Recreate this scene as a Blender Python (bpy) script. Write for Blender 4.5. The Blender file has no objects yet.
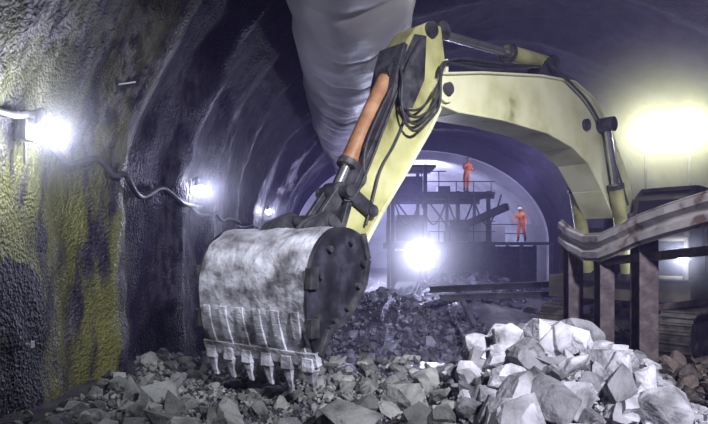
import bpy, bmesh, math, random
import numpy as np
from mathutils import Vector, Matrix, noise
random.seed(7); np.random.seed(7)
sc=bpy.context.scene
F=600.0; CX=354.0; HZ=250.0; CH=2.0
def W(px,py,d): return Vector(((px-CX)/F*d, d, CH+(HZ-py)/F*d))

# ---------------- materials ----------------
def nmat(name, cols, scale=4, rough=0.7, metal=0.0, bump=0.3, bscale=20, stretch=(1,1,1), detail=6, pos=None, bdist=0.02):
    m=bpy.data.materials.new(name); m.use_nodes=True; nt=m.node_tree; N=nt.nodes; L=nt.links
    b=N['Principled BSDF']; b.inputs['Roughness'].default_value=rough; b.inputs['Metallic'].default_value=metal
    tc=N.new('ShaderNodeTexCoord'); mp=N.new('ShaderNodeMapping'); mp.inputs['Scale'].default_value=stretch
    L.new(tc.outputs['Object'],mp.inputs['Vector'])
    n=N.new('ShaderNodeTexNoise'); n.inputs['Scale'].default_value=scale; n.inputs['Detail'].default_value=detail
    L.new(mp.outputs[0],n.inputs['Vector'])
    r=N.new('ShaderNodeValToRGB'); e=r.color_ramp.elements
    k=len(cols); pos=pos or [0.3+0.4*i/(k-1) for i in range(k)]
    while len(e)<k: e.new(0.5)
    for i,c in enumerate(cols): e[i].position=pos[i]; e[i].color=(*c,1)
    L.new(n.outputs['Fac'],r.inputs[0]); L.new(r.outputs[0],b.inputs['Base Color'])
    n2=N.new('ShaderNodeTexNoise'); n2.inputs['Scale'].default_value=bscale; n2.inputs['Detail'].default_value=5
    L.new(tc.outputs['Object'],n2.inputs['Vector'])
    bp=N.new('ShaderNodeBump'); bp.inputs['Strength'].default_value=bump; bp.inputs['Distance'].default_value=bdist
    L.new(n2.outputs['Fac'],bp.inputs['Height']); L.new(bp.outputs[0],b.inputs['Normal'])
    return m
def emat(name,col,s):
    m=bpy.data.materials.new(name); m.use_nodes=True; nt=m.node_tree
    for x in list(nt.nodes): nt.nodes.remove(x)
    o=nt.nodes.new('ShaderNodeOutputMaterial'); e=nt.nodes.new('ShaderNodeEmission'); e.inputs[0].default_value=(*col,1); e.inputs[1].default_value=s
    nt.links.new(e.outputs[0],o.inputs[0]); return m

M_yel=nmat('worn_yellow_paint',[(.14,.13,.07),(.47,.46,.25),(.62,.61,.38),(.72,.71,.5)],1.7,.4,0,.12,25,pos=[.24,.33,.5,.75],detail=12)
M_stk=nmat('grimy_yellow_paint',[(.04,.038,.02),(.22,.21,.08),(.4,.39,.17),(.52,.51,.27)],2.0,.42,0,.15,25,pos=[.28,.39,.54,.74],detail=12)
M_ydk=nmat('shaded_dirty_house_paint',[(.02,.018,.018),(.08,.07,.05),(.14,.12,.09)],2.4,.5,0,.15,30)  # gloom round house and cab darkened into the dirty yellow
M_oran=nmat('orange_cylinder_paint',[(.06,.03,.018),(.24,.11,.05),(.36,.2,.11)],5,.4,0,.1,30,pos=[.3,.46,.68],detail=10)
M_dark=nmat('dark_greasy_steel',[(.012,.012,.016),(.05,.05,.06),(.1,.095,.1)],6,.5,.3,.3,30)
M_bucket=nmat('scraped_bucket_steel',[(.1,.095,.11),(.3,.29,.33),(.46,.46,.52),(.64,.64,.72)],3.6,.55,.05,1.0,10,stretch=(1,.8,1.5),pos=[.34,.45,.55,.66],detail=14,bdist=.04)
M_bside=nmat('bucket_side_steel',[(.008,.008,.013),(.025,.025,.036),(.08,.075,.11)],4,.5,.2,.3,20)
M_chrome=nmat('cylinder_rod_chrome',[(.55,.55,.58),(.75,.75,.78)],8,.25,.9,.02,30)
M_rubber=nmat('black_rubber',[(.01,.01,.012),(.04,.04,.045)],10,.6,0,.2,40)
M_track=nmat('muddy_track_steel',[(.02,.018,.016),(.08,.07,.055),(.14,.12,.1)],6,.8,.1,.5,20)
M_glass=nmat('dark_cab_glass',[(.01,.012,.02),(.02,.022,.03)],3,.15,0,0,10)
M_rail=nmat('painted_rail_with_rust',[(.11,.07,.055),(.27,.245,.24),(.36,.34,.345)],4.5,.5,.15,.3,30,pos=[.34,.43,.65],detail=12)
M_rust=nmat('rusty_steel_post',[(.025,.017,.02),(.055,.04,.045),(.11,.085,.09)],7,.75,.1,.5,25)
def rockset(nm,tint):
    return [nmat('%s_%d'%(nm,i),[tuple(c*f*a for c in tint) for a in (.25,.7,1.0)],3.4,.7,0,1.0,11,pos=[.32,.48,.64],bdist=.05,detail=10) for i,f in enumerate((.42,.75,1.1))]
M_rock=rockset('light_limestone',(.46,.45,.5))
M_rockd=rockset('dusty_grey_rock',(.25,.255,.245))
M_rockb=rockset('brown_muddy_rock',(.12,.09,.08))
M_rockm=rockset('wet_muck_rock',(.14,.14,.2))
M_ground=nmat('wet_muddy_gravel_ground',[(.012,.01,.016),(.04,.036,.05),(.085,.08,.1)],1.8,.25,0,.9,16,bdist=.05)
M_duct=nmat('ventilation_duct_fabric',[(.24,.23,.25),(.33,.31,.34),(.4,.38,.41)],.8,.55,0,.35,3.5,bdist=.06,stretch=(1,.5,1),detail=4)
M_hose=nmat('grey_corrugated_conduit',[(.02,.02,.03),(.07,.068,.09)],10,.6,0,.2,30)
M_conc=nmat('lining_concrete',[(.28,.28,.35),(.42,.42,.5),(.5,.5,.58)],.8,.7,0,.3,8)
M_gantry=nmat('gantry_steel',[(.02,.02,.03),(.07,.07,.09)],4,.6,.3,.2,20)
M_jacket=nmat('orange_hivis_fabric',[(.95,.2,.03),(1,.28,.05)],8,.7,0,.3,30)
M_pants=nmat('dark_orange_trousers',[(.6,.14,.03),(.7,.18,.05)],8,.8,0,.3,30)
M_boot=nmat('rubber_boot',[(.01,.01,.01),(.03,.03,.03)],8,.6,0,.1,30)
M_skin=nmat('skin',[(.45,.25,.17),(.5,.3,.2)],8,.5,0,.05,30)
M_helm=nmat('yellow_helmet_plastic',[(.8,.7,.3),(.85,.75,.35)],4,.3,0,0,10)
M_white=nmat('white_tag',[(.4,.4,.44),(.5,.5,.55)],4,.5,0,0,10)
M_lampw=emat('lamp_lens_white',(.85,.9,1),140)
M_lampy=emat('lamp_lens_warm',(1,1,.72),140)

def wallmat(name,dark):
    m=bpy.data.materials.new(name); m.use_nodes=True; nt=m.node_tree; N=nt.nodes; L=nt.links
    b=N['Principled BSDF']; b.inputs['Roughness'].default_value=.42
    tc=N.new('ShaderNodeTexCoord'); sep=N.new('ShaderNodeSeparateXYZ'); L.new(tc.outputs['Object'],sep.inputs[0])
    def noi(s,st=(1,1,1),det=5,off=(0,0,0)):
        mp=N.new('ShaderNodeMapping'); mp.inputs['Scale'].default_value=st; mp.inputs['Location'].default_value=off
        L.new(tc.outputs['Object'],mp.inputs['Vector']); n=N.new('ShaderNodeTexNoise'); n.inputs['Scale'].default_value=s; n.inputs['Detail'].default_value=det
        L.new(mp.outputs[0],n.inputs['Vector']); return n.outputs['Fac']
    def mr(v,a,bb,c=0,d=1):
        n=N.new('ShaderNodeMapRange'); n.interpolation_type='SMOOTHSTEP'
        for i,x in enumerate((a,bb,c,d)): n.inputs[i+1].default_value=x
        L.new(v,n.inputs[0]); return n.outputs[0]
    def ma(op,a,b2):
        n=N.new('ShaderNodeMath'); n.operation=op
        for i,x in enumerate((a,b2)):
            if isinstance(x,(int,float)): n.inputs[i].default_value=x
            else: L.new(x,n.inputs[i])
        return n.outputs[0]
    def mix(f,a,b2):
        n=N.new('ShaderNodeMix'); n.data_type='RGBA'
        L.new(f,n.inputs[0])
        for i,x in ((6,a),(7,b2)):
            if isinstance(x,tuple): n.inputs[i].default_value=(*x,1)
            else: L.new(x,n.inputs[i])
        return n.outputs[2]
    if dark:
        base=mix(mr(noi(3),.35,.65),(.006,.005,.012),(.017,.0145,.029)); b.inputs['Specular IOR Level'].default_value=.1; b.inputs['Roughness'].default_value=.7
    else:
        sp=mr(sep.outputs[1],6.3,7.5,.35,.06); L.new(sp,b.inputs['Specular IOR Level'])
        base=mix(mr(noi(9,(1,1,.5),8),.4,.6),(.022,.02,.03),(.2,.19,.21))
        streak=mr(noi(.9,(1,1,.2),5),.42,.56)
        base=mix(ma('MULTIPLY',streak,.85),base,(.018,.015,.03))
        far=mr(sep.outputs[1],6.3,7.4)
        base=mix(ma('MULTIPLY',far,.8),base,(.012,.0095,.026))  # gloom deeper along the tunnel painted into the wall colour
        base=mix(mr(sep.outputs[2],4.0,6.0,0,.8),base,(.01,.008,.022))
        yy=ma('ADD',sep.outputs[1],ma('MULTIPLY',noi(.9,(1,1,.5)),2.0))
        moss=ma('MULTIPLY',mr(yy,9.0,8.0),mr(noi(3.6,(1,1,.3),12,(3,1,0)),.38,.56))
        moss=ma('MULTIPLY',moss,mr(sep.outputs[2],4.2,2.2,.35,1))
        base=mix(ma('MULTIPLY',moss,.85),base,(.16,.16,.045))
        yw=ma('ADD',sep.outputs[1],ma('MULTIPLY',noi(2.5,(1,1,.6),6,(5,0,2)),.9))
        zw=ma('ADD',sep.outputs[2],ma('MULTIPLY',noi(3,(1,1,1),6,(0,4,2)),.6))
        wet=ma('MULTIPLY',ma('MULTIPLY',mr(yw,5.42,5.48),mr(yw,6.2,6.14)),mr(zw,2.2,2.14))
        base=mix(wet,base,(.008,.007,.013))
    L.new(base,b.inputs['Base Color'])
    v=N.new('ShaderNodeTexVoronoi'); v.inputs['Scale'].default_value=34; L.new(tc.outputs['Object'],v.inputs['Vector'])
    h=ma('ADD',ma('ADD',ma('MULTIPLY',v.outputs['Distance'],.4),noi(22,(1,1,1),8)),ma('MULTIPLY',noi(5,(1,1,.35),4),1.2))
    bp=N.new('ShaderNodeBump'); bp.inputs['Strength'].default_value=.9; bp.inputs['Distance'].default_value=.05
    L.new(h,bp.inputs['Height']); L.new(bp.outputs[0],b.inputs['Normal'])
    return m
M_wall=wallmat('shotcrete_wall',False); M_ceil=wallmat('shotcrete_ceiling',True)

# ---------------- builder ----------------
class B:
    def __init__(s): s.v=[]; s.f=[]; s.m=[]; s.sm=[]
    def add(s,v,f,mi=0,smooth=False):
        o=len(s.v); s.v+= [tuple(x) for x in v]; s.f+=[tuple(i+o for i in q) for q in f]; s.m+=[mi]*len(f); s.sm+=[smooth]*len(f)
    def box(s,c,size,mi=0,rot=None):
        h=[x/2 for x in size]; vs=[Vector((a*h[0],b*h[1],d*h[2])) for a in(-1,1) for b in(-1,1) for d in(-1,1)]
        if rot is not None: vs=[rot@v for v in vs]
        c=Vector(c); s.add([v+c for v in vs],[(0,1,3,2),(4,6,7,5),(0,4,5,1),(2,3,7,6),(0,2,6,4),(1,5,7,3)],mi)
    def beam(s,p0,p1,w,h=None,mi=0):
        p0=Vector(p0);p1=Vector(p1); d=p1-p0; q=d.to_track_quat('X','Z').to_matrix()
        s.box((p0+p1)/2,(d.length,w,h or w),mi,q)
    def cyl(s,p0,p1,r0,r1=None,mi=0,n=18):
        p0=Vector(p0);p1=Vector(p1); r1=r0 if r1 is None else r1; q=(p1-p0).to_track_quat('Z','Y').to_matrix()
        vs=[]
        for p,r in((p0,r0),(p1,r1)):
            for i in range(n):
                a=2*math.pi*i/n; vs.append(p+q@Vector((r*math.cos(a),r*math.sin(a),0)))
        s.add(vs,[(i,(i+1)%n,n+(i+1)%n,n+i) for i in range(n)],mi,True)
        s.add(vs,[tuple(range(n-1,-1,-1)),tuple(range(n,2*n))],mi)
    def prism(s,pts,l0,l1,mi=0):
        n=len(pts); vs=[(a,l0,b) for a,b in pts]+[(a,l1,b) for a,b in pts]
        s.add(vs,[tuple(range(n)),tuple(range(2*n-1,n-1,-1))]+[(i,n+i,n+(i+1)%n,(i+1)%n) for i in range(n)],mi)
    def sph(s,c,r,mi=0,sc3=(1,1,1),n=16,k=10,zmin=-1):
        vs=[];c=Vector(c)
        for j in range(k+1):
            th=math.pi*j/k
            for i in range(n):
                a=2*math.pi*i/n; z=max(zmin,math.cos(th)); vs.append(c+Vector((r*sc3[0]*math.sin(th)*math.cos(a),r*sc3[1]*math.sin(th)*math.sin(a),r*sc3[2]*z)))
        s.add(vs,[(j*n+i,(j+1)*n+i,(j+1)*n+(i+1)%n,j*n+(i+1)%n) for j in range(k) for i in range(n)],mi,True)
    def make(s,name,mats,parent=None,bevel=0):
        me=bpy.data.meshes.new(name); me.from_pydata(s.v,[],s.f)
        for m in mats: me.materials.append(m)
        me.polygons.foreach_set('material_index',s.m); me.polygons.foreach_set('use_smooth',s.sm)
        bm=bmesh.new(); bm.from_mesh(me); bmesh.ops.recalc_face_normals(bm,faces=bm.faces); bm.to_mesh(me); bm.free()
        o=bpy.data.objects.new(name,me); sc.collection.objects.link(o)
        if parent: o.parent=parent
        if bevel:
            md=o.modifiers.new('bev','BEVEL'); md.width=bevel; md.segments=2; md.limit_method='ANGLE'; md.angle_limit=math.radians(40)
        return o
def empty(name,loc=(0,0,0),rz=0):
    o=bpy.data.objects.new(name,None); sc.collection.objects.link(o); o.location=loc; o.rotation_euler=(0,0,rz); return o
def curve(name,pts,r,mat,parent=None,cyc=False):
    cu=bpy.data.curves.new(name,'CURVE'); cu.dimensions='3D'; sp=cu.splines.new('NURBS'); sp.points.add(len(pts)-1)
    for i,p in enumerate(pts): sp.points[i].co=(*p,1)
    sp.use_endpoint_u=True; sp.order_u=3; sp.resolution_u=6; cu.bevel_depth=r; cu.bevel_resolution=3; cu.materials.append(mat)
    o=bpy.data.objects.new(name,cu); sc.collection.objects.link(o)
    if parent: o.parent=parent
    return o

# ---------------- tunnel shell ----------------
def cen(y): return 4.9-.03*y
RIBS=[1.6,7.1,9.2,11.6,14.6,18,22,26,30]
def disp(y,s,z):
    d=0
    for r in RIBS: d+=.26*math.exp(-((y-r+.25*noise.noise(Vector((s*.6,r,0))))/.4)**2)
    d+=.28*noise.noise(Vector((y*.35,s*.3,1.3)))+.10*noise.noise(Vector((y*1.3,s*.8,7)))+.05*noise.noise(Vector((y*4,s*3,3)))
    return d
def prof(u):
    a,h,z0=7.6,6.1,2.4; lo=3.0
    arc=21.0; tot=2*lo+arc; s=u*tot
    if s<lo: return -a,z0-lo+s,1,0,s
    if s>tot-lo: return a,z0-(s-(tot-lo)),-1,0,s
    th=math.pi*(1-(s-lo)/arc); x=a*math.cos(th); z=z0+h*math.sin(th)
    nx,nz=-math.cos(th)/a,-math.sin(th)/h; l=math.hypot(nx,nz); return x,z,nx/l,nz/l,s
def left_x(y,z):
    best=None
    for i in range(400):
        x,zz,nx,nz,s=prof(i/800); d=disp(y,s,zz); X=cen(y)+x+nx*d; Z=zz+nz*d
        if best is None or abs(Z-z)<best[0]: best=(abs(Z-z),X)
    return best[1]
ny=340; nu=240; Y0,Y1=-5,34
vs=[];fs=[]
for j in range(ny+1):
    y=Y0+(Y1-Y0)*j/ny
    for i in range(nu+1):
        x,z,nx,nz,s=prof(i/nu); d=disp(y,s,z); vs.append((cen(y)+x+nx*d,y,z+nz*d))
for j in range(ny):
    for i in range(nu):
        a=j*(nu+1)+i; fs.append((a,a+1,a+nu+2,a+nu+1))
def split(name,ulo,uhi,mat):
    idx=[(j*nu+i) for j in range(ny) for i in range(int(ulo*nu),int(uhi*nu))]
    me=bpy.data.meshes.new(name); me.from_pydata(vs,[],[fs[k] for k in idx]); me.materials.append(mat)
    me.polygons.foreach_set('use_smooth',[True]*len(idx))
    bm=bmesh.new(); bm.from_mesh(me); bmesh.ops.delete(bm,geom=[v for v in bm.verts if not v.link_faces],context='VERTS'); bm.to_mesh(me); bm.free()
    o=bpy.data.objects.new(name,me); sc.collection.objects.link(o)
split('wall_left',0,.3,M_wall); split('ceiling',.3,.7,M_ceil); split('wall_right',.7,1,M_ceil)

def ringpts(a,h,z0,c,y,n=60,zb=-.5):
    P=[(c-a,y,zb)]+[(c-a*math.cos(math.pi*i/n),y,z0+h*math.sin(math.pi*i/n)) for i in range(n+1)]+[(c+a,y,zb)]
    return P
c34=cen(34)
b=B(); o1=ringpts(8.3,7,2.4,c34,33.8); i1=ringpts(7.2,5.2,2.4,c34-.1,33.8); n=len(o1)
b.add(o1+i1,[(i,i+1,n+i+1,n+i) for i in range(n-1)]); b.make('wall_back',[M_ceil])
b=B(); secs=[]
for k,(y,s_) in enumerate(((33.8,0),(34.4,0),(34.4,.35),(44,.35),(54,.35),(66,.35))):
    secs.append(ringpts(7.2-s_,5.2-s_,2.4,c34-.1,y))
V=[p for s_ in secs for p in s_]
b.add(V,[(j*n+i,j*n+i+1,(j+1)*n+i+1,(j+1)*n+i) for j in range(5) for i in range(n-1)],0,True)
b.add(secs[-1],[tuple(range(n))])
b.make('wall_lining',[M_conc])

# ---------------- ground ----------------
def ss(a,b_,x):
    t=max(0,min(1,(x-a)/(b_-a))); return t*t*(3-2*t)
def G(x,y):
    g=.46*(1-ss(7.5,11,y))
    g+=.56*math.exp(-((x-1.9)/.95)**2-((y-5.9)/1.1)**2)
    g+=.30*math.exp(-((x-3.7)/1.2)**2-((y-5.6)/1.3)**2)
    g+=1.0*math.exp(-((x-.6)/1.5)**2-((y-13.5)/2.2)**2)
    g+=.6*math.exp(-((x-3.4)/1.6)**2-((y-17)/2.0)**2)
    g+=.9*math.exp(-((x-5.0)/2.5)**2-((y-26)/2.5)**2)
    g+=.12*math.exp(-((x+2.8)/.7)**2)*(1-ss(10,14,y))
    g+=.08*noise.noise(Vector((x*.9,y*.9,0)))+.03*noise.noise(Vector((x*3,y*3,4)))
    return g
nx_,ny_=170,330; X0,X1=-4.2,13.2; YA,YB=-5,66
vs2=[];fs2=[]
for j in range(ny_+1):
    y=YA+(YB-YA)*(j/ny_)**1.3
    for i in range(nx_+1):
        x=X0+(X1-X0)*i/nx_; vs2.append((x,y,G(x,y)))
for j in range(ny_):
    for i in range(nx_):
        a=j*(nx_+1)+i; fs2.append((a,a+1,a+nx_+2,a+nx_+1))
b=B(); b.add(vs2,fs2,0,True); b.make('floor',[M_ground])

# ---------------- rocks ----------------
def rockvar(seed):
    rnd=random.Random(seed); bm=bmesh.new()
    sx,sy,sz=1,rnd.uniform(.55,.95),rnd.uniform(.4,.8)
    for _ in range(14):
        v=Vector([rnd.gauss(0,1) for _ in range(3)]).normalized(); m=max(abs(c) for c in v); v=v/(m**.5)*rnd.uniform(.8,1.1)
        bm.verts.new((v.x*sx,v.y*sy,v.z*sz))
    def hull():
        bmesh.ops.convex_hull(bm,input=bm.verts[:])
        bmesh.ops.delete(bm,geom=[v for v in bm.verts if not v.link_faces],context='VERTS')
        bmesh.ops.dissolve_limit(bm,angle_limit=math.radians(4),verts=bm.verts[:],edges=bm.edges[:])
    hull()
    for _ in range(rnd.randint(3,6)):
        nrm=Vector([rnd.gauss(0,1) for _ in range(3)]).normalized()
        mx=max(v.co.dot(nrm) for v in bm.verts); co=nrm*mx*rnd.uniform(.55,.85)
        bmesh.ops.bisect_plane(bm,geom=bm.verts[:]+bm.edges[:]+bm.faces[:],plane_co=co,plane_no=nrm,clear_outer=True)
        hull()
    bmesh.ops.bevel(bm,geom=list(bm.edges),offset=.03,segments=1,affect='EDGES',clamp_overlap=True)
    bm.verts.index_update(); V=[v.co.copy() for v in bm.verts]; Fc=[[v.index for v in f.verts] for f in bm.faces]; bm.free(); return V,Fc
RV=[rockvar(i) for i in range(36)]
_lc={}
def left_cache(y):
    k=round(y*2)
    if k not in _lc: _lc[k]=left_x(k/2,.8)
    return _lc[k]
def rocks(name,regions,mats,seed):
    rnd=random.Random(seed); b=B()
    for (x0,x1,y0,y1,n,smin,smax,pw,sink) in regions:
        for _ in range(n):
            x=rnd.uniform(x0,x1); y=rnd.uniform(y0,y1)
            s=smin+(smax-smin)*rnd.random()**pw
            if x<left_cache(y)+.1+s: continue
            V,Fc=RV[rnd.randrange(36)]
            R=Matrix.Rotation(rnd.uniform(0,6.28),3,'Z')@Matrix.Rotation(rnd.gauss(0,.5),3,'X')@Matrix.Rotation(rnd.gauss(0,.5),3,'Y')
            c=Vector((x,y,G(x,y)+s*sink)); b.add([R@(v*s)+c for v in V],Fc,rnd.randrange(3))
    return b.make(name,mats)
rocks('rubble_pile',[(-2.7,.95,3.3,8.5,900,.04,.15,2.8,.35),(-2.6,.9,3.6,6.5,60,.14,.25,1.6,.3),(-2.6,.95,3.2,7.5,5200,.012,.045,1.5,.5)],M_rockd,1)
rocks('limestone_rubble_pile',[(.95,2.85,4.0,6.9,560,.04,.17,2.4,.35),(1.1,2.5,4.6,6.2,50,.17,.32,1,.4),(.9,2.9,3.6,7,5600,.012,.05,1.5,.6)],M_rock,2)
rocks('brown_rubble_pile',[(2.85,5.2,4.0,8.0,620,.04,.19,2,.35),(2.8,5.2,4,8,1500,.015,.05,1.5,.5)],M_rockb,3)
rocks('muck_pile',[(-3,3.2,8.6,16,3200,.02,.1,2.4,.35),(-1,2.4,9,15,60,.1,.2,1.6,.2),(1.5,5.5,16.5,20,300,.05,.2,2,.3),(1,8,22,28,200,.06,.3,2,.3)],M_rockm,4)
b=B(); V,Fc=RV[5]; c=Vector((-.02,4.7,.68)); b.add([v*.27+c for v in V],Fc); b.make('boulder',[M_rockd[2]])

# ---------------- excavator ----------------
PHI=math.atan2(.66,.75); ct,st=math.cos(PHI),math.sin(PHI); OX,OY=-.16,6.9
EX=empty('excavator',(OX,OY,0),PHI)
def T(px,py,l=0):
    k=(px-CX)/F; t=(k*(OY+ct*l)-OX+st*l)/(ct-k*st); y=OY+st*t+ct*l
    return t, CH+(HZ-py)/F*y
bt=[(441,74),(480,73),(540,76),(573,82),(592,98),(608,128),(622,165),(635,212)]
bb=[(612,218),(600,190),(586,163),(570,147),(545,133),(500,120),(455,112),(441,106)]
bo=B(); P=[T(x,y,-.24) for x,y in bt+bb]; bo.prism(P,-.24,.24,0)
def strip(b,pts,l0,l1,th,mi=0):
    for i in range(len(pts)-1):
        a,c=pts[i],pts[i+1]; b.beam((a[0],(l0+l1)/2,a[1]),(c[0],(l0+l1)/2,c[1]),abs(l1-l0),th,mi)
strip(bo,[T(x,y,-.24) for x,y in bt],-.29,.29,.035)
strip(bo,[T(x,y,-.24) for x,y in bb],-.29,.29,.035)
tp=T(443,90,-.24)
bo.cyl((tp[0],-.3,tp[1]),(tp[0],.3,tp[1]),.17,mi=0); bo.cyl((tp[0],-.36,tp[1]),(tp[0],.36,tp[1]),.08,mi=1)
mid=T(585,125,-.24); bo.cyl((mid[0],-.3,mid[1]),(mid[0],.3,mid[1]),.1,mi=1)
br=T(548,76,-.1)
for l in(-.16,.1): bo.prism([(br[0]-.35,br[1]-.05),(br[0]+.35,br[1]-.05),(br[0]+.12,br[1]+.28),(br[0]-.05,br[1]+.28)],l,l+.06,1)
bo.make('boom',[M_yel,M_dark],EX,.02)
so=B(); sp=[(404,44),(416,27),(430,21),(441,27),(445,60),(443,98),(428,130),(404,172),(380,212),(362,246),(350,266),(338,262),(338,240),(350,196),(374,142),(392,98),(398,66)]
P=[T(x,y,-.18) for x,y in sp]; so.prism(P,-.18,.18,0)
front=[T(x,y,-.18) for x,y in [(404,44),(398,66),(392,98),(374,142),(350,196),(338,240)]]
strip(so,front,-.22,.22,.07,1)  # dark strip stands in for shade on the stick's unlit front face
back=[T(x,y,-.18) for x,y in [(445,60),(443,98),(428,130),(404,172),(380,212),(362,246)]]
strip(so,back,-.23,.23,.05,2)
so.prism([T(x,y,-.18) for x,y in [(402,60),(414,34),(426,36),(424,80),(412,108),(396,106)]],-.195,-.18,1)
q=T(430,30,-.18); so.cyl((q[0],-.24,q[1]),(q[0],.24,q[1]),.1,mi=1)
q=T(345,256,-.18); so.cyl((q[0],-.3,q[1]),(q[0],.3,q[1]),.1,mi=1)
PIN=T(343,254,0)
so.make('stick',[M_stk,M_dark,M_yel],EX,.015)
def hyd(name,a,b_,l,rb,frac,mb):
    c=B(); A=Vector((a[0],l,a[1])); E=Vector((b_[0],l,b_[1])); m=A.lerp(E,frac)
    c.cyl(A,m,rb,mi=0); c.cyl(m-(m-A).normalized()*.08,m,rb*1.2,mi=2); c.cyl(m,E,rb*.52,mi=1)
    for p in (A,E): c.cyl(p-Vector((0,rb*1.1,0)),p+Vector((0,rb*1.1,0)),rb*1.05,mi=2)
    c.cyl(A,A.lerp(m,.06),rb*1.12,mi=2)
    return c.make(name,[mb,M_chrome,M_dark],EX,.004)
hyd('arm_cylinder',T(548,64,0),T(437,33,0),0,.12,.42,M_stk)
hyd('bucket_cylinder',T(388,74,0),T(335,192,0),0,.105,.8,M_oran)
hyd('boom_cylinder',(6.55,1.5),T(586,128,0),-.38,.12,.62,M_stk)
hyd('boom_cylinder.far',(6.55,1.5),T(586,128,0),.38,.12,.62,M_stk)
lk=B(); J=T(335,192,0); S=T(358,212,0); E=T(314,224,0)
for l in(-.23,.23): lk.beam((J[0],l,J[1]),(S[0],l,S[1]),.05,.16)
for l in(-.1,.1): lk.beam((J[0],l,J[1]),(E[0],l,E[1]),.07,.17)
for p in(J,S,E): lk.cyl((p[0],-.28,p[1]),(p[0],.28,p[1]),.07)
lk.make('bucket_linkage',[M_dark],EX,.01)
# bucket
zt=2.13
shell=[(-.46,zt-.0),(-.66,zt+.06),(-.92,zt+.05),(-1.12,zt-.07),(-1.24,zt-.26),(-1.3,zt-.52),(-1.29,zt-.8),(-1.23,zt-1.02),(-1.17,zt-1.15)]
Wd=.74
bk=B()
def sm(pts,n=4):
    out=[]
    for i in range(len(pts)-1):
        p0=pts[max(i-1,0)];p1=pts[i];p2=pts[i+1];p3=pts[min(i+2,len(pts)-1)]
        for k in range(n):
            f=k/n; out.append(tuple(.5*(2*p1[j]+(p2[j]-p0[j])*f+(2*p0[j]-5*p1[j]+4*p2[j]-p3[j])*f*f+(3*p1[j]-p0[j]-3*p2[j]+p3[j])*f**3) for j in(0,1)))
    return out+[pts[-1]]
shs=sm(shell); N2=len(shs)
inn=[]
for i,(x,z) in enumerate(shs):
    a=shs[max(i-1,0)]; c=shs[min(i+1,N2-1)]; d=Vector((c[0]-a[0],c[1]-a[1])).normalized(); nrm=Vector((-d.y,d.x))
    q=Vector((x,z))+nrm*.045
    if (q-Vector((-.8,zt-.5))).length>(Vector((x,z))-Vector((-.8,zt-.5))).length: q=Vector((x,z))-nrm*.045
    inn.append(tuple(q))
rows=26
V=[];
for (x,z) in shs:
    for k in range(rows+1):
        l=-Wd+2*Wd*k/rows; dn=.02*noise.noise(Vector((x*4,l*4,z*4)))+.01*noise.noise(Vector((x*11,l*11,z*11))); V.append((x-dn,l,z+dn))
off=len(V)
for (x,z) in inn:
    for k in range(rows+1): V.append((x,-Wd+2*Wd*k/rows,z))
R1=rows+1
fc=[(i*R1+k,i*R1+k+1,(i+1)*R1+k+1,(i+1)*R1+k) for i in range(N2-1) for k in range(rows)]
bk.add(V,fc+[tuple(off+q for q in f[::-1]) for f in fc]+[(k,k+1,off+k+1,off+k) for k in range(rows)]+[((N2-1)*R1+k,(N2-1)*R1+k+1,off+(N2-1)*R1+k+1,off+(N2-1)*R1+k) for k in range(rows)],0,True)
edge=[(-.46,zt-.0),(-.37,zt-.26),(-.44,zt-.52),(-.74,zt-.84),(-1.0,zt-.92),(-1.14,zt-1.15)]
side=shs+edge[::-1][:-1]
bk.prism(side,-Wd-.035,-Wd+.005,1); bk.prism(side,Wd-.005,Wd+.035,1)
for l in(-Wd-.045,Wd+.045): strip(bk,edge,l-.03,l+.03,.07,2)
for l in(-Wd-.05,Wd+.05):
    for (x,z) in [(-.46,zt-.3),(-.54,zt-.52),(-.72,zt-.73),(-.92,zt-.84),(-.66,zt-.08),(-1.0,zt-.15),(-1.14,zt-.4),(-1.17,zt-.78)]: bk.cyl((x,l-.03,z),(x,l+.03,z),.032,mi=2,n=8)
    bk.box((-1.25,l,zt-.42),(.12,.07,.2),2); bk.box((-1.24,l,zt-.88),(.12,.07,.18),2)
for l in (-.62,-.37,-.12,.12,.37,.62):
    for i in range(int(N2*.72),N2-1):
        a,c=shs[i],shs[i+1]; bk.beam((a[0]-.006,l,a[1]),(c[0]-.006,l,c[1]),.1,.025,0)
bk.box((-1.155,0,zt-1.18),(.07,2*Wd+.1,.14),0,Matrix.Rotation(math.radians(-18),3,'Y'))
for l in (-.68,-.41,-.14,.14,.41,.68):
    bk.box((-1.14,l,zt-1.24),(.12,.13,.13),0)
    a=.058
    top=[(-1.2,l-a,zt-1.27),(-1.08,l-a,zt-1.27),(-1.08,l+a,zt-1.27),(-1.2,l+a,zt-1.27)]
    tip=[(-1.12,l-.022,zt-1.5),(-1.09,l-.022,zt-1.5),(-1.09,l+.022,zt-1.5),(-1.12,l+.022,zt-1.5)]
    bk.add(top+tip,[(0,1,2,3),(4,7,6,5),(0,4,5,1),(1,5,6,2),(2,6,7,3),(3,7,4,0)],0)
for l in(-.3,-.22,.22,.3):
    bk.prism([(-.9,zt),(-.75,zt+.14),(E[0]-.05,E[1]+.1),(E[0]+.08,E[1]+.06),(PIN[0]+.12,PIN[1]+.02),(PIN[0]+.02,PIN[1]-.13),(-.42,zt-.2)],l-.02,l+.02,2)
bk.cyl((E[0],-.34,E[1]),(E[0],.34,E[1]),.07,mi=2); bk.cyl((PIN[0],-.34,PIN[1]),(PIN[0],.34,PIN[1]),.08,mi=2)
RB=Matrix.Rotation(math.radians(12),3,'Z'); pv=Vector((-.45,0,0))
bk.v=[tuple(RB@(Vector(v)-pv)+pv+Vector((-.03,.03,.03))) for v in bk.v]
bk.make('bucket',[M_bucket,M_bside,M_dark],EX,.006)
def TL(px,py,l): t,z=T(px,py,l); return (t,l,z)
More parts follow.
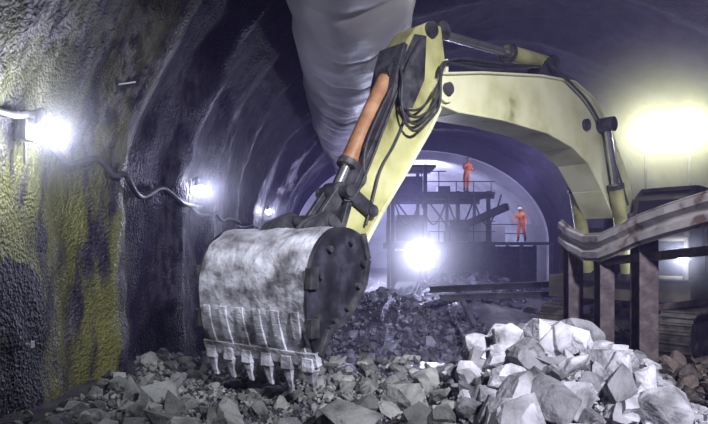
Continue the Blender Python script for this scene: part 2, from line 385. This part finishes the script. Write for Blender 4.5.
for i,dl in enumerate((-.3,-.27,-.33)):
    o=4*i
    curve('hose_%d'%i,[TL(540-o,66,dl*.3),TL(500,72-o,dl),TL(455,64-o,dl),TL(440,60+o,dl),TL(441,90+2*o,dl-.05),TL(430,112+o,dl-.03),TL(412,120+2*o,dl),TL(400,100+o,dl),TL(404,70,dl),TL(396,62,-.1)],.018,M_rubber,EX)
curve('hose_3',[TL(398,75,-.2),TL(372,125,-.22),TL(362,160,-.22),TL(368,190,-.22),TL(346,185,-.2)],.018,M_rubber,EX)
curve('hose_4',[TL(402,85,.1),TL(385,110,.2),TL(378,135,.1),TL(380,160,0),TL(360,180,-.1)],.018,M_rubber,EX)
curve('hose_5',[TL(545,62,-.12),TL(552,66,-.3),TL(570,82,-.32),TL(592,105,-.32),TL(612,150,-.32),TL(628,205,-.32)],.022,M_rubber,EX)
curve('hose_6',[TL(408,110,-.22),TL(398,140,-.24),TL(380,168,-.24),TL(374,195,-.24),TL(366,225,-.24)],.016,M_rubber,EX)
curve('hose_7',[TL(440,80,-.3),TL(428,108,-.33),TL(404,112,-.33),TL(398,92,-.3),TL(408,62,-.26),TL(420,40,-.24)],.016,M_rubber,EX)
curve('hose_8',[TL(398,90,-.24),TL(384,128,-.25),TL(368,170,-.25),TL(352,205,-.25),TL(344,200,-.2)],.016,M_rubber,EX)
h=B()
h.prism([(6.75,1.05),(10.3,1.05),(10.3,1.5),(6.75,1.5)],-1.35,1.35,0)
h.prism([(7.2,1.5),(9.4,1.5),(9.4,2.5),(7.4,2.45),(7.2,2.2)],.35,1.35,0)
h.prism([(8.4,1.5),(9.4,1.5),(9.4,2.55),(8.4,2.55)],-1.35,.35,0)
h.prism([(9.4,1.15),(10.35,1.15),(10.6,1.5),(10.6,2.4),(10.35,2.65),(9.4,2.65)],-1.4,1.4,0)
h.prism([(6.8,1.5),(7.6,1.5),(7.6,2.9),(7.1,2.9)],-.32,-.24,1); h.prism([(6.8,1.5),(7.6,1.5),(7.6,2.9),(7.1,2.9)],.24,.32,1)
for l in (-1.36,1.36):
    for k in range(6): h.box((8.6+k*.12,l,1.95),(.05,.02,.5),1)
h.make('house',[M_ydk,M_dark],EX,.04)
c=B()
cabp=[(6.65,1.5),(8.3,1.5),(8.3,3.05),(7.1,3.1),(6.85,2.95),(6.62,2.2)]
c.prism(cabp,-1.33,-.42,1)
for i in range(len(cabp)):
    a=cabp[i]; d=cabp[(i+1)%len(cabp)]
    for l in(-1.34,-.41): c.beam((a[0],l,a[1]),(d[0],l,d[1]),.07,.09,0)
for a in cabp: c.cyl((a[0],-1.36,a[1]),(a[0],-.39,a[1]),.05,mi=0)
c.beam((7.5,-1.34,1.5),(7.5,-1.34,3.08),.05,.08,0)
c.prism([(6.64,1.5),(8.3,1.5),(8.3,1.95),(6.62,1.95)],-1.35,-1.32,0)
c.make('cab',[M_ydk,M_glass],EX,.01)
tr=B()
tr.cyl((8.5,0,.75),(8.5,0,1.06),.65,mi=0,n=28); tr.box((8.5,0,.6),(1.6,1.9,.4),0)
for l in(-1.15,1.15):
    x0,x1,r=6.9,10.1,.42; zc=.46
    for i in range(60):
        per=2*(x1-x0)+2*math.pi*r; s=per*i/60
        if s<x1-x0: p=(x0+s,zc+r); a=0
        elif s<x1-x0+math.pi*r: an=(s-(x1-x0))/r; p=(x1+r*math.sin(an),zc+r*math.cos(an)); a=an
        elif s<2*(x1-x0)+math.pi*r: p=(x1-(s-(x1-x0)-math.pi*r),zc-r); a=math.pi
        else: an=(s-2*(x1-x0)-math.pi*r)/r; p=(x0-r*math.sin(an),zc-r*math.cos(an)); a=math.pi+an
        R=Matrix.Rotation(a,3,'Y'); tr.box((p[0],l,p[1]),(.15,.6,.04),1,R); tr.box(Vector((p[0],l,p[1]))+R@Vector((.04,0,.03)),(.03,.6,.05),1,R)
    for x in(x0,x1): tr.cyl((x,l-.12,zc),(x,l+.12,zc),.36,mi=0,n=24)
    for k in range(6): tr.cyl((x0+.45+k*.46,l-.16,.22),(x0+.45+k*.46,l+.16,.22),.15,mi=0)
    tr.box(((x0+x1)/2,l,.5),(2.6,.25,.3),0)
tr.make('undercarriage',[M_dark,M_track],EX,.008)

# ---------------- dust haze (participating medium filling the tunnel; glow balls added at lamps) ----------------
b=B(); b.box((4.6,27.5,4.6),(17,66,10.5)); HZO=b.make('dust_haze',[])
m=bpy.data.materials.new('dust_haze'); m.use_nodes=True; nt=m.node_tree
for x in list(nt.nodes): nt.nodes.remove(x)
o=nt.nodes.new('ShaderNodeOutputMaterial'); v=nt.nodes.new('ShaderNodeVolumeScatter'); v.inputs['Density'].default_value=.006; v.inputs['Color'].default_value=(.52,.45,1,1); v.inputs['Anisotropy'].default_value=.2
nt.links.new(v.outputs[0],o.inputs['Volume']); HZO.data.materials.append(m)
def glowmat(den,col):
    m=bpy.data.materials.new('glow_volume'); m.use_nodes=True; nt=m.node_tree
    for x in list(nt.nodes): nt.nodes.remove(x)
    o=nt.nodes.new('ShaderNodeOutputMaterial'); v=nt.nodes.new('ShaderNodeVolumeScatter'); v.inputs['Color'].default_value=(*col,1); v.inputs['Anisotropy'].default_value=.1
    tc=nt.nodes.new('ShaderNodeTexCoord'); g=nt.nodes.new('ShaderNodeTexGradient'); g.gradient_type='QUADRATIC_SPHERE'
    mu=nt.nodes.new('ShaderNodeMath'); mu.operation='MULTIPLY'; mu.inputs[1].default_value=den
    nt.links.new(tc.outputs['Object'],g.inputs[0]); nt.links.new(g.outputs['Fac'],mu.inputs[0]); nt.links.new(mu.outputs[0],v.inputs['Density']); nt.links.new(v.outputs[0],o.inputs['Volume']); return m
def glow_ball(p,r,den,col=(.85,.85,1),s3=(1,1,1)):  # scattering ball added to make a lamp's glow and its tint
    b=B(); b.sph((0,0,0),1,0,n=20,k=12); o=b.make('glow_volume',[glowmat(den,col)],HZO); o.location=p; o.scale=(r*s3[0],r*s3[1],r*s3[2]); return o

# ---------------- lamps ----------------
def plight(name,loc,col,e,r=.08,parent=None):
    l=bpy.data.lights.new(name,'POINT'); l.color=col; l.energy=e; l.shadow_soft_size=r
    o=bpy.data.objects.new(name,l); sc.collection.objects.link(o); o.location=loc
    if parent: o.parent=parent
    return o
def walllamp(y,z,e,col,r,den):
    x=left_x(y,z); em=empty('wall_lamp',(x+.12,y,z))
    b=B(); b.box((-.02,0,.02),(.06,.16,.24),0); b.cyl((0,0,.12),(.12,0,.16),.03,mi=0); b.cyl((.1,0,.02),(.1,0,.16),.06,.04,0)
    b.sph((.12,0,-.03),.085,1); b.cyl((-.04,.0,-.12),(-.04,0,-.3),.015,mi=0); b.make('fixture',[M_dark,M_lampw],em)
    plight('bulb_light',(.3,-.05,-.05),col,e,.08,em); glow_ball((x+.24,y,z),r,den)
walllamp(5.2,3.05,56,(.85,.9,1),.9,.25); walllamp(9.7,3.0,34,(.62,.62,1),1.2,.32); walllamp(20,3.3,40,(.55,.52,1),1.2,.2)

def flood(name,p,aim,mats,e,col,base,sz,r,den,dcol):
    em=empty(name,(p.x,p.y,0)); b=B(); z=p.z; d=(aim-p).normalized(); c0=Vector((0,0,z))
    b.cyl(c0-d*.2,c0-d*.01,sz*.25,sz*.52,0,28); b.cyl(c0-d*.01,c0+d*.015,sz*.48,mi=1,n=28)
    zt_=z-sz*.6; b.cyl((0,.14,base),(0,.14,zt_),.035,mi=0); b.beam((0,.14,zt_),(0,.06,zt_+.1),.05,.05,0)
    for a in(0,2.1,4.2): b.beam((0,.14,base+.7),(.6*math.cos(a),.14+.6*math.sin(a),base),.035,.035,0)
    b.make('lamp_body',mats,em); plight('flood_light',c0+d*.2,col,e,.14,em); glow_ball(p,r,den,dcol); return em
p=W(648,131,16.5); flood('floodlight_tower',p,Vector((1,5,1)),[M_dark,M_lampy],310,(.86,.88,.9),G(p.x,p.y),.42,3.4,.2,(1,1,.55))
p=W(692,128,16.5); flood('floodlight_tower.001',p,Vector((2,5,1)),[M_dark,M_lampy],310,(.86,.88,.9),G(p.x,p.y),.42,3.4,.2,(1,1,.55))
p=W(421,253,24); flood('work_floodlight',p,Vector((0,5,1)),[M_dark,M_lampw],700,(.68,.7,1),G(p.x,p.y)-.02,.6,4.2,.2,(.85,.85,1))
hl=B(); hp=TL(682,257,-1.3); hl.box((hp[0]+.08,hp[1],hp[2]),(.12,.2,.16),0); hl.cyl((hp[0]+.02,hp[1],hp[2]),(hp[0]-.02,hp[1],hp[2]),.07,mi=1); hl.beam((hp[0]+.1,hp[1],hp[2]-.4),(hp[0]+.1,hp[1],hp[2]),.04,.04,0); hl.make('headlamp',[M_dark,M_lampw],EX)
plight('headlamp_light',(hp[0]-.15,hp[1]-.05,hp[2]),(.75,.8,1),34,.06,EX)
hw=Vector((OX+ct*hp[0]-st*hp[1],OY+st*hp[0]+ct*hp[1],hp[2])); glow_ball(hw,.9,.5)

# ---------------- ventilation duct ----------------
path=[Vector(p) for p in [(-.25,1,6.3),(-.15,5,6.1),(-.05,9,5.75),(-.1,12,5.75),(-.25,16,5.95),(-.3,20,6.1),(-.25,25,6.4),(-.1,30,6.5),(0,33.5,6.4)]]
def cr(t):
    n_=len(path)-1; i=min(int(t*n_),n_-1); f=t*n_-i; p0=path[max(i-1,0)];p1=path[i];p2=path[i+1];p3=path[min(i+2,n_)]
    return .5*((2*p1)+(p2-p0)*f+(2*p0-5*p1+4*p2-p3)*f*f+(3*p1-p0-3*p2+p3)*f**3)
b=B(); NS=620; NR=64; V=[]
for j in range(NS+1):
    t=j/NS; c0=cr(t); y=c0.y; seam=(y%1.5)/1.5; sg=math.sin(math.pi*seam)
    for i in range(NR):
        a=2*math.pi*i/NR; r=.875+.07*sg**.5+.07*noise.noise(Vector((math.cos(a)*1.3,y*.8,math.sin(a)*1.3)))+.03*noise.noise(Vector((math.cos(a)*3,y*2.6,math.sin(a)*3)))
        r+=.018*(1-sg)*math.sin(a*11+y)
        sag=1.0 if math.sin(a)>0 else 1.06
        V.append((c0.x+r*math.cos(a),y,c0.z+r*sag*math.sin(a)))
b.add(V,[(j*NR+i,j*NR+(i+1)%NR,(j+1)*NR+(i+1)%NR,(j+1)*NR+i) for j in range(NS) for i in range(NR)],0,True)
for k in range(16):
    y=2+k*1.9
    t=min(range(200),key=lambda q:abs(cr(q/200).y-y)); c0=cr(t/200); b.cyl(c0+Vector((0,0,.85)),c0+Vector((0,0,2.2)),.012,mi=1,n=6)
b.make('ventilation_duct',[M_duct,M_dark])

# ---------------- conduit on wall ----------------
pts=[]
for px,py in [(-60,95),(-20,104),(0,110),(22,116),(36,112),(50,138),(62,152),(74,166),(88,160),(101,157),(110,168),(118,178),(128,172),(134,186),(143,199),(152,194),(164,186),(176,196),(188,207),(203,206)]:
    d=2.5*F/(CX-px); z=CH+(HZ-py)/F*d
    for _ in range(6): d=.5*d-.5*(left_x(d,z)+.12)*F/(CX-px); z=CH+(HZ-py)/F*d
    pts.append((left_x(d,z)+.09,d,z))
curve('wall_conduit',pts,.034,M_hose)
pts2=[(left_x(y,2.75-.12*math.sin((y-10)*1.6)**2)+.1,y,2.75-.12*math.sin((y-10)*1.6)**2) for y in np.linspace(10,30,40)]
curve('wall_conduit.001',pts2,.03,M_hose)
for (px,py) in [(104,85),(205,250)]:
    d=2.6*F/(CX-px); z=CH+(HZ-py)/F*d; x=left_x(d,z); d=-x*F/(CX-px); z=CH+(HZ-py)/F*d; x=left_x(d,z)
    b=B(); b.cyl((x,d,z),(x+.26,d-.05,z+.02),.009,mi=0,n=8); b.box((x+.03,d,z),(.02,.12,.12),1,Matrix.Rotation(.3,3,'X')); b.cyl((x+.03,d,z),(x+.06,d,z),.025,mi=1,n=6)
    b.make('rock_bolt',[M_white,M_dark])
d=5.4; z=1.15; x=left_x(d,z); b=B(); b.box((x+.06,d,z),(.01,.06,.06),0); b.cyl((x,d,z),(x+.06,d,z),.008,mi=0,n=6); b.make('survey_marker',[M_white])

# ---------------- guard rail ----------------
rl=empty('guardrail',(0,0,0))
rp=[W(563,232,8.5),W(572,240,8.2),W(587,247,7.85),W(603,247,7.45),W(620,240,7.15),W(640,230,6.85),W(670,220,6.4),W(708,209,5.95),W(760,196,5.4),W(850,180,4.6)]
wp=[(-.18,.03),(-.17,.0),(-.13,.06),(-.07,.06),(-.02,0),(.02,0),(.07,.06),(.13,.06),(.17,0),(.18,.03)]
b=B(); V=[];fine=[]
for i in range(len(rp)-1):
    for k in range(4): fine.append(rp[i].lerp(rp[i+1],k/4))
fine.append(rp[-1])
for i,p in enumerate(fine):
    d=(fine[min(i+2,len(fine)-1)]-fine[max(i-2,0)]); nrm=Vector((d.y,-d.x,0)).normalized()
    if nrm.y>0: nrm=-nrm
    for (z,o) in wp: V.append(p+nrm*o+Vector((0,0,z)))
m=len(wp)
b.add(V,[(i*m+k,i*m+k+1,(i+1)*m+k+1,(i+1)*m+k) for i in range(len(fine)-1) for k in range(m-1)],0,False)
o=b.make('rail_beam',[M_rail],rl); md=o.modifiers.new('s','SOLIDIFY'); md.thickness=.015
def hpost(b,p,w,z0,z1):
    b.box((p.x,p.y-w/2,(z0+z1)/2),(w,.025,z1-z0),0); b.box((p.x,p.y+w/2,(z0+z1)/2),(w,.025,z1-z0),0); b.box((p.x,p.y,(z0+z1)/2),(.03,w,z1-z0),0)
b=B()
for (px,d,w,zt_) in [(573,8.3,.2,2.1),(604,7.6,.18,1.98),(644,7.0,.22,2.25),(735,5.75,.2,2.4)]:
    p=W(px,250,d); hpost(b,p,w,G(p.x,p.y)-.2,zt_)
b.make('posts',[M_rust],rl,.004)
b=B()
b.beam(W(600,262,7.62),W(780,243,5.6),.08,.1); b.beam(W(573,318,8.4),W(720,300,6.2),.06,.07); b.beam(W(603,320,7.7),W(644,345,7.1),.05,.05)
b.make('lower_rails',[M_rust],rl,.004)
b=B()
for (a,c,w) in [(W(430,292,14.5),W(560,286,15.5),.12),(W(440,300,12.5),W(556,296,13.2),.1),(W(455,288,16),W(475,330,10.5),.09)]:
    a.z=max(a.z,G(a.x,a.y)+.12); c.z=max(c.z,G(c.x,c.y)+.12); b.beam(a,c,w,w*.3); b.beam(a+Vector((0,0,w)),c+Vector((0,0,w)),w,w*.3); b.beam(a+Vector((0,0,w/2)),c+Vector((0,0,w/2)),w*.2,w)
b.make('steel_girders',[M_gantry])

# ---------------- background gantry ----------------
gx=empty('drilling_platform',(0,0,0)); b=B(); rg=random.Random(5)
x0,x1,y0,y1=1.9,6.6,29.5,33.0
for x in(x0,x0+1.6,x0+3.2,x1):
    for y in(y0,y1): b.beam((x,y,0),(x,y,6.2 if x<4.0 else 4.9),.18,.18)
for z in(2.4,4.85):
    b.box(((x0+x1)/2,(y0+y1)/2,z-.06),(x1-x0+.6,y1-y0+.4,.12))
    for y in(y0,y1): b.beam((x0-.3,y,z-.2),(x1+.3,y,z-.2),.14,.26)
    for hz in(.5,1.0):
        if z<3 or hz<.6 : b.beam((x0-.3,y0-.15,z+hz),(x1+.3,y0-.15,z+hz),.045,.045)
        else: b.beam((x0-.3,y0-.15,z+hz),(x0+2.6,y0-.15,z+hz),.045,.045)
    for k in range(7): b.beam((x0-.3+k*.85,y0-.15,z),(x0-.3+k*.85,y0-.15,z+(1 if z<3 or k<4 else .5)),.045,.045)
b.box((x0+1.0,(y0+y1)/2,6.2),(2.4,2.6,.12))
for k in range(2): b.beam((x0+1.6*k,y0,.2),(x0+1.6*(k+1),y0,2.2),.08,.08); b.beam((x0+1.6*(k+1),y0,2.5),(x0+1.6*k,y0,4.6),.08,.08)
b.beam((x0-.2,y0,4.6),(x0-1.6,y0-2,3.4),.2,.25); b.beam((x0-1.6,y0-2,3.4),(x0-1.4,y0-3.2,1.6),.14,.18)
b.beam((x0+3.0,y0-.3,3.0),(x0+4.8,y0-3.2,3.9),.24,.3)
b.box((x0+.9,y0+1,1.2),(1.6,2,1.5)); b.box((x0+3.4,y0+1.2,1.3),(2.0,2,1.9)); b.box((x0+1.0,y0+1.2,3.1),(1.5,1.4,1.3)); b.box((x0+.9,y0+1.2,5.3),(1.3,1.2,.8)); b.box((x0+3.7,y0+1.6,3.0),(1.4,1,1.1))
for k in range(10):
    x=x0+rg.uniform(0,4.6); z=rg.choice((2.4,4.85)); b.box((x,y0+rg.uniform(1.5,2.8),z+.25),(rg.uniform(.2,.7),rg.uniform(.2,.6),rg.uniform(.3,.6)))
b.box((8.4,31.5,2.33),(3.2,3,.14)); 
for x in(7.0,8.4,9.9):
    for y in (30.1,32.9): b.beam((x,y,0),(x,y,2.3),.14,.14)
b.box((8.4,32.6,1.1),(3,.2,2.2))
for hz in(.5,1): b.beam((6.9,32.9,2.4+hz),(10.0,32.9,2.4+hz),.05,.05)
b.make('frame',[M_gantry],gx)
b=B(); b.box((7.6,32.4,2.85),(1.0,.6,.9)); b.box((9.6,32.4,2.9),(.8,.5,1.0)); b.box((6.2,30.0,2.95),(.9,.5,1.1)); b.make('equipment_boxes',[M_conc],gx,.03)
for k in range(4):
    xa=x0+k*1.3; curve('hanging_hose_%d'%k,[(xa,y0-.2,4.7),(xa+.3,y0-.4,3.4),(xa+.9,y0-.4,3.1),(xa+1.4,y0-.2,4.7)],.04,M_rubber,gx)

# ---------------- workers ----------------
def worker(loc,rz,pose):
    em=empty('construction_worker',loc,rz)
    J=[];E=[];R=[];Lb=[]
    def a(p,r,par=None,lab=0):
        J.append(Vector(p));R.append(r);Lb.append(lab)
        if par is not None: E.append((par,len(J)-1))
        return len(J)-1
    lean=pose.get('lean',0)
    pel=a((0,0,.95),(.16,.12),None,1); wa=a((0,-.02-lean*.2,1.1),(.15,.11),pel); ch=a((0,-.03-lean*.6,1.3),(.18,.125),wa); up=a((0,-.02-lean,1.43),(.15,.1),ch)
    nk=a((0,-.03-lean*1.1,1.52),(.055,.055),up,3); hd=a((0,-.05-lean*1.2,1.60),(.07,.08),nk,3)
    for s,key in((-1,'R'),(1,'L')):
        hip=a((s*.10,0,.88),(.10,.10),pel,1); kn=a((s*.13,pose['knee'+key],.5),(.075,.08),hip,1); an=a((s*.14,pose['foot'+key],.12),(.055,.06),kn,2); toe=a((s*.15,pose['foot'+key]-.17,.05),(.05,.04),an,2)
        sh=a((s*.19,-.02-lean,1.42),(.075,.075),up); el=a(Vector(pose['el'+key])*Vector((1,1,1)),(.05,.05),sh); w_=a(pose['wr'+key],(.033,.033),el)
        d=(J[w_]-J[el]).normalized(); pm=a(J[w_]+d*.06,(.036,.018),w_,3); side=Vector((0,-1,0)).cross(d); side=side.normalized() if side.length>.1 else Vector((1,0,0))
        for q in range(4):
            f1=a(J[pm]+d*.05+side*(-.03+.02*q),(.009,.009),pm,3); a(J[f1]+d*(.035+.01*(q in(1,2)))+Vector((0,-.012,-.005)),(.008,.008),f1,3)
        tb=a(J[w_]+d*.03+side*.045,(.011,.011),w_,3); a(J[tb]+d*.035+side*.01,(.009,.009),tb,3)
    me=bpy.data.meshes.new('body'); me.from_pydata(J,E,[]); o=bpy.data.objects.new('body_src',me); sc.collection.objects.link(o)
    o.modifiers.new('sk','SKIN')
    for i,r in enumerate(R): me.skin_vertices[0].data[i].radius=r
    me.skin_vertices[0].data[0].use_root=True
    s_=o.modifiers.new('ss','SUBSURF'); s_.levels=2; s_.render_levels=2
    dg=bpy.context.evaluated_depsgraph_get(); nm=bpy.data.meshes.new_from_object(o.evaluated_get(dg)); bpy.data.objects.remove(o)
    nm.materials.clear()
    for m_ in(M_jacket,M_pants,M_boot,M_skin): nm.materials.append(m_)
    for f in nm.polygons:
        f.use_smooth=True; c=f.center; i=min(range(len(J)),key=lambda q:(c-J[q]).length-max(R[q])*.5); f.material_index=Lb[i]
    ob=bpy.data.objects.new('body',nm); sc.collection.objects.link(ob); ob.parent=em
    hc=J[hd]+Vector((0,-.01,.05)); b=B()
    b.sph(hc,.1,0,(.8,1,1.18),20,14); b.add([hc+Vector(v) for v in [(-.014,-.095,0),(.014,-.095,0),(0,-.092,.035),(0,-.122,-.005)]],[(0,1,3),(1,2,3),(2,0,3)],0)
    for s in(-1,1): b.sph(hc+Vector((s*.033,-.09,.02)),.011,1); b.sph(hc+Vector((s*.082,.0,.0)),.028,0,(.4,.8,1.1))
    b.box(hc+Vector((0,-.093,-.045)),(.04,.012,.008),1)
    b.sph(hc+Vector((0,0,.045)),.118,2,(.92,1.1,.85),22,12,0); b.cyl(hc+Vector((0,-.02,.04)),hc+Vector((0,-.02,.052)),.135,mi=2)
    b.make('head_and_helmet',[M_skin,M_boot,M_helm],em)
    return em
worker((5.65,30.2,4.85),.5,dict(lean=.08,kneeR=-.05,kneeL=.02,footR=-.02,footL=.1,elR=(-.3,-.15,1.2),wrR=(-.25,-.38,1.25),elL=(.28,-.1,1.15),wrL=(.2,-.34,1.15)))
worker((8.6,30.8,2.4),-.6,dict(lean=.15,kneeR=-.12,kneeL=.0,footR=-.08,footL=.2,elR=(-.33,-.2,1.18),wrR=(-.25,-.42,1.05),elL=(.3,-.05,1.15),wrL=(.3,-.2,.95)))

# ---------------- general lights ----------------
def area(name,loc,tgt,size,col,e,spread=180):
    l=bpy.data.lights.new(name,'AREA'); l.size=size; l.color=col; l.energy=e; l.spread=math.radians(spread)
    o=bpy.data.objects.new(name,l); sc.collection.objects.link(o); o.location=loc; o.rotation_euler=(Vector(tgt)-Vector(loc)).to_track_quat('-Z','Y').to_euler(); return o
area('site_floodlight_key',(3.2,-.5,5.6),(1.5,7,2.0),.5,(.88,.88,1),275,62)
for y,e in((37,900),(44,1500),(54,1500)): plight('lining_lamp',(c34-1.5,y,6.0),(.56,.56,1),e,.2)
plight('portal_fill',(8.3,29.0,5.6),(.66,.64,1),340,.2)  # unseen fill light added to brighten the workers
plight('portal_fill.001',(-.6,31.5,4.6),(.58,.54,1),260,.2)  # second unseen fill added at the portal
plight('crown_fill',(c34+.6,35.4,6.7),(.72,.72,1),480,.2)  # unseen light added to brighten the front of the lining
plight('muck_fill',(1.6,17.5,3.6),(.55,.55,1),330,.2)  # unseen light added to give the muck pile its blue
glow_ball((4,37,4),1,.09,(.78,.76,1),(9,8,6))  # large ball added for hazy glow beyond the platform
w=bpy.data.worlds.new('world'); sc.world=w; w.use_nodes=True; w.node_tree.nodes['Background'].inputs[0].default_value=(.24,.18,.58,1); w.node_tree.nodes['Background'].inputs[1].default_value=.13

cam=bpy.data.cameras.new('camera'); co=bpy.data.objects.new('camera',cam); sc.collection.objects.link(co)
co.location=(0,0,CH); co.rotation_euler=(math.radians(90),0,0); cam.sensor_width=36; cam.lens=F/708*36; cam.shift_y=38/708; cam.clip_end=200
sc.camera=co
try: sc.view_settings.view_transform='Standard'; sc.view_settings.look='None'
except Exception as e: print(e)
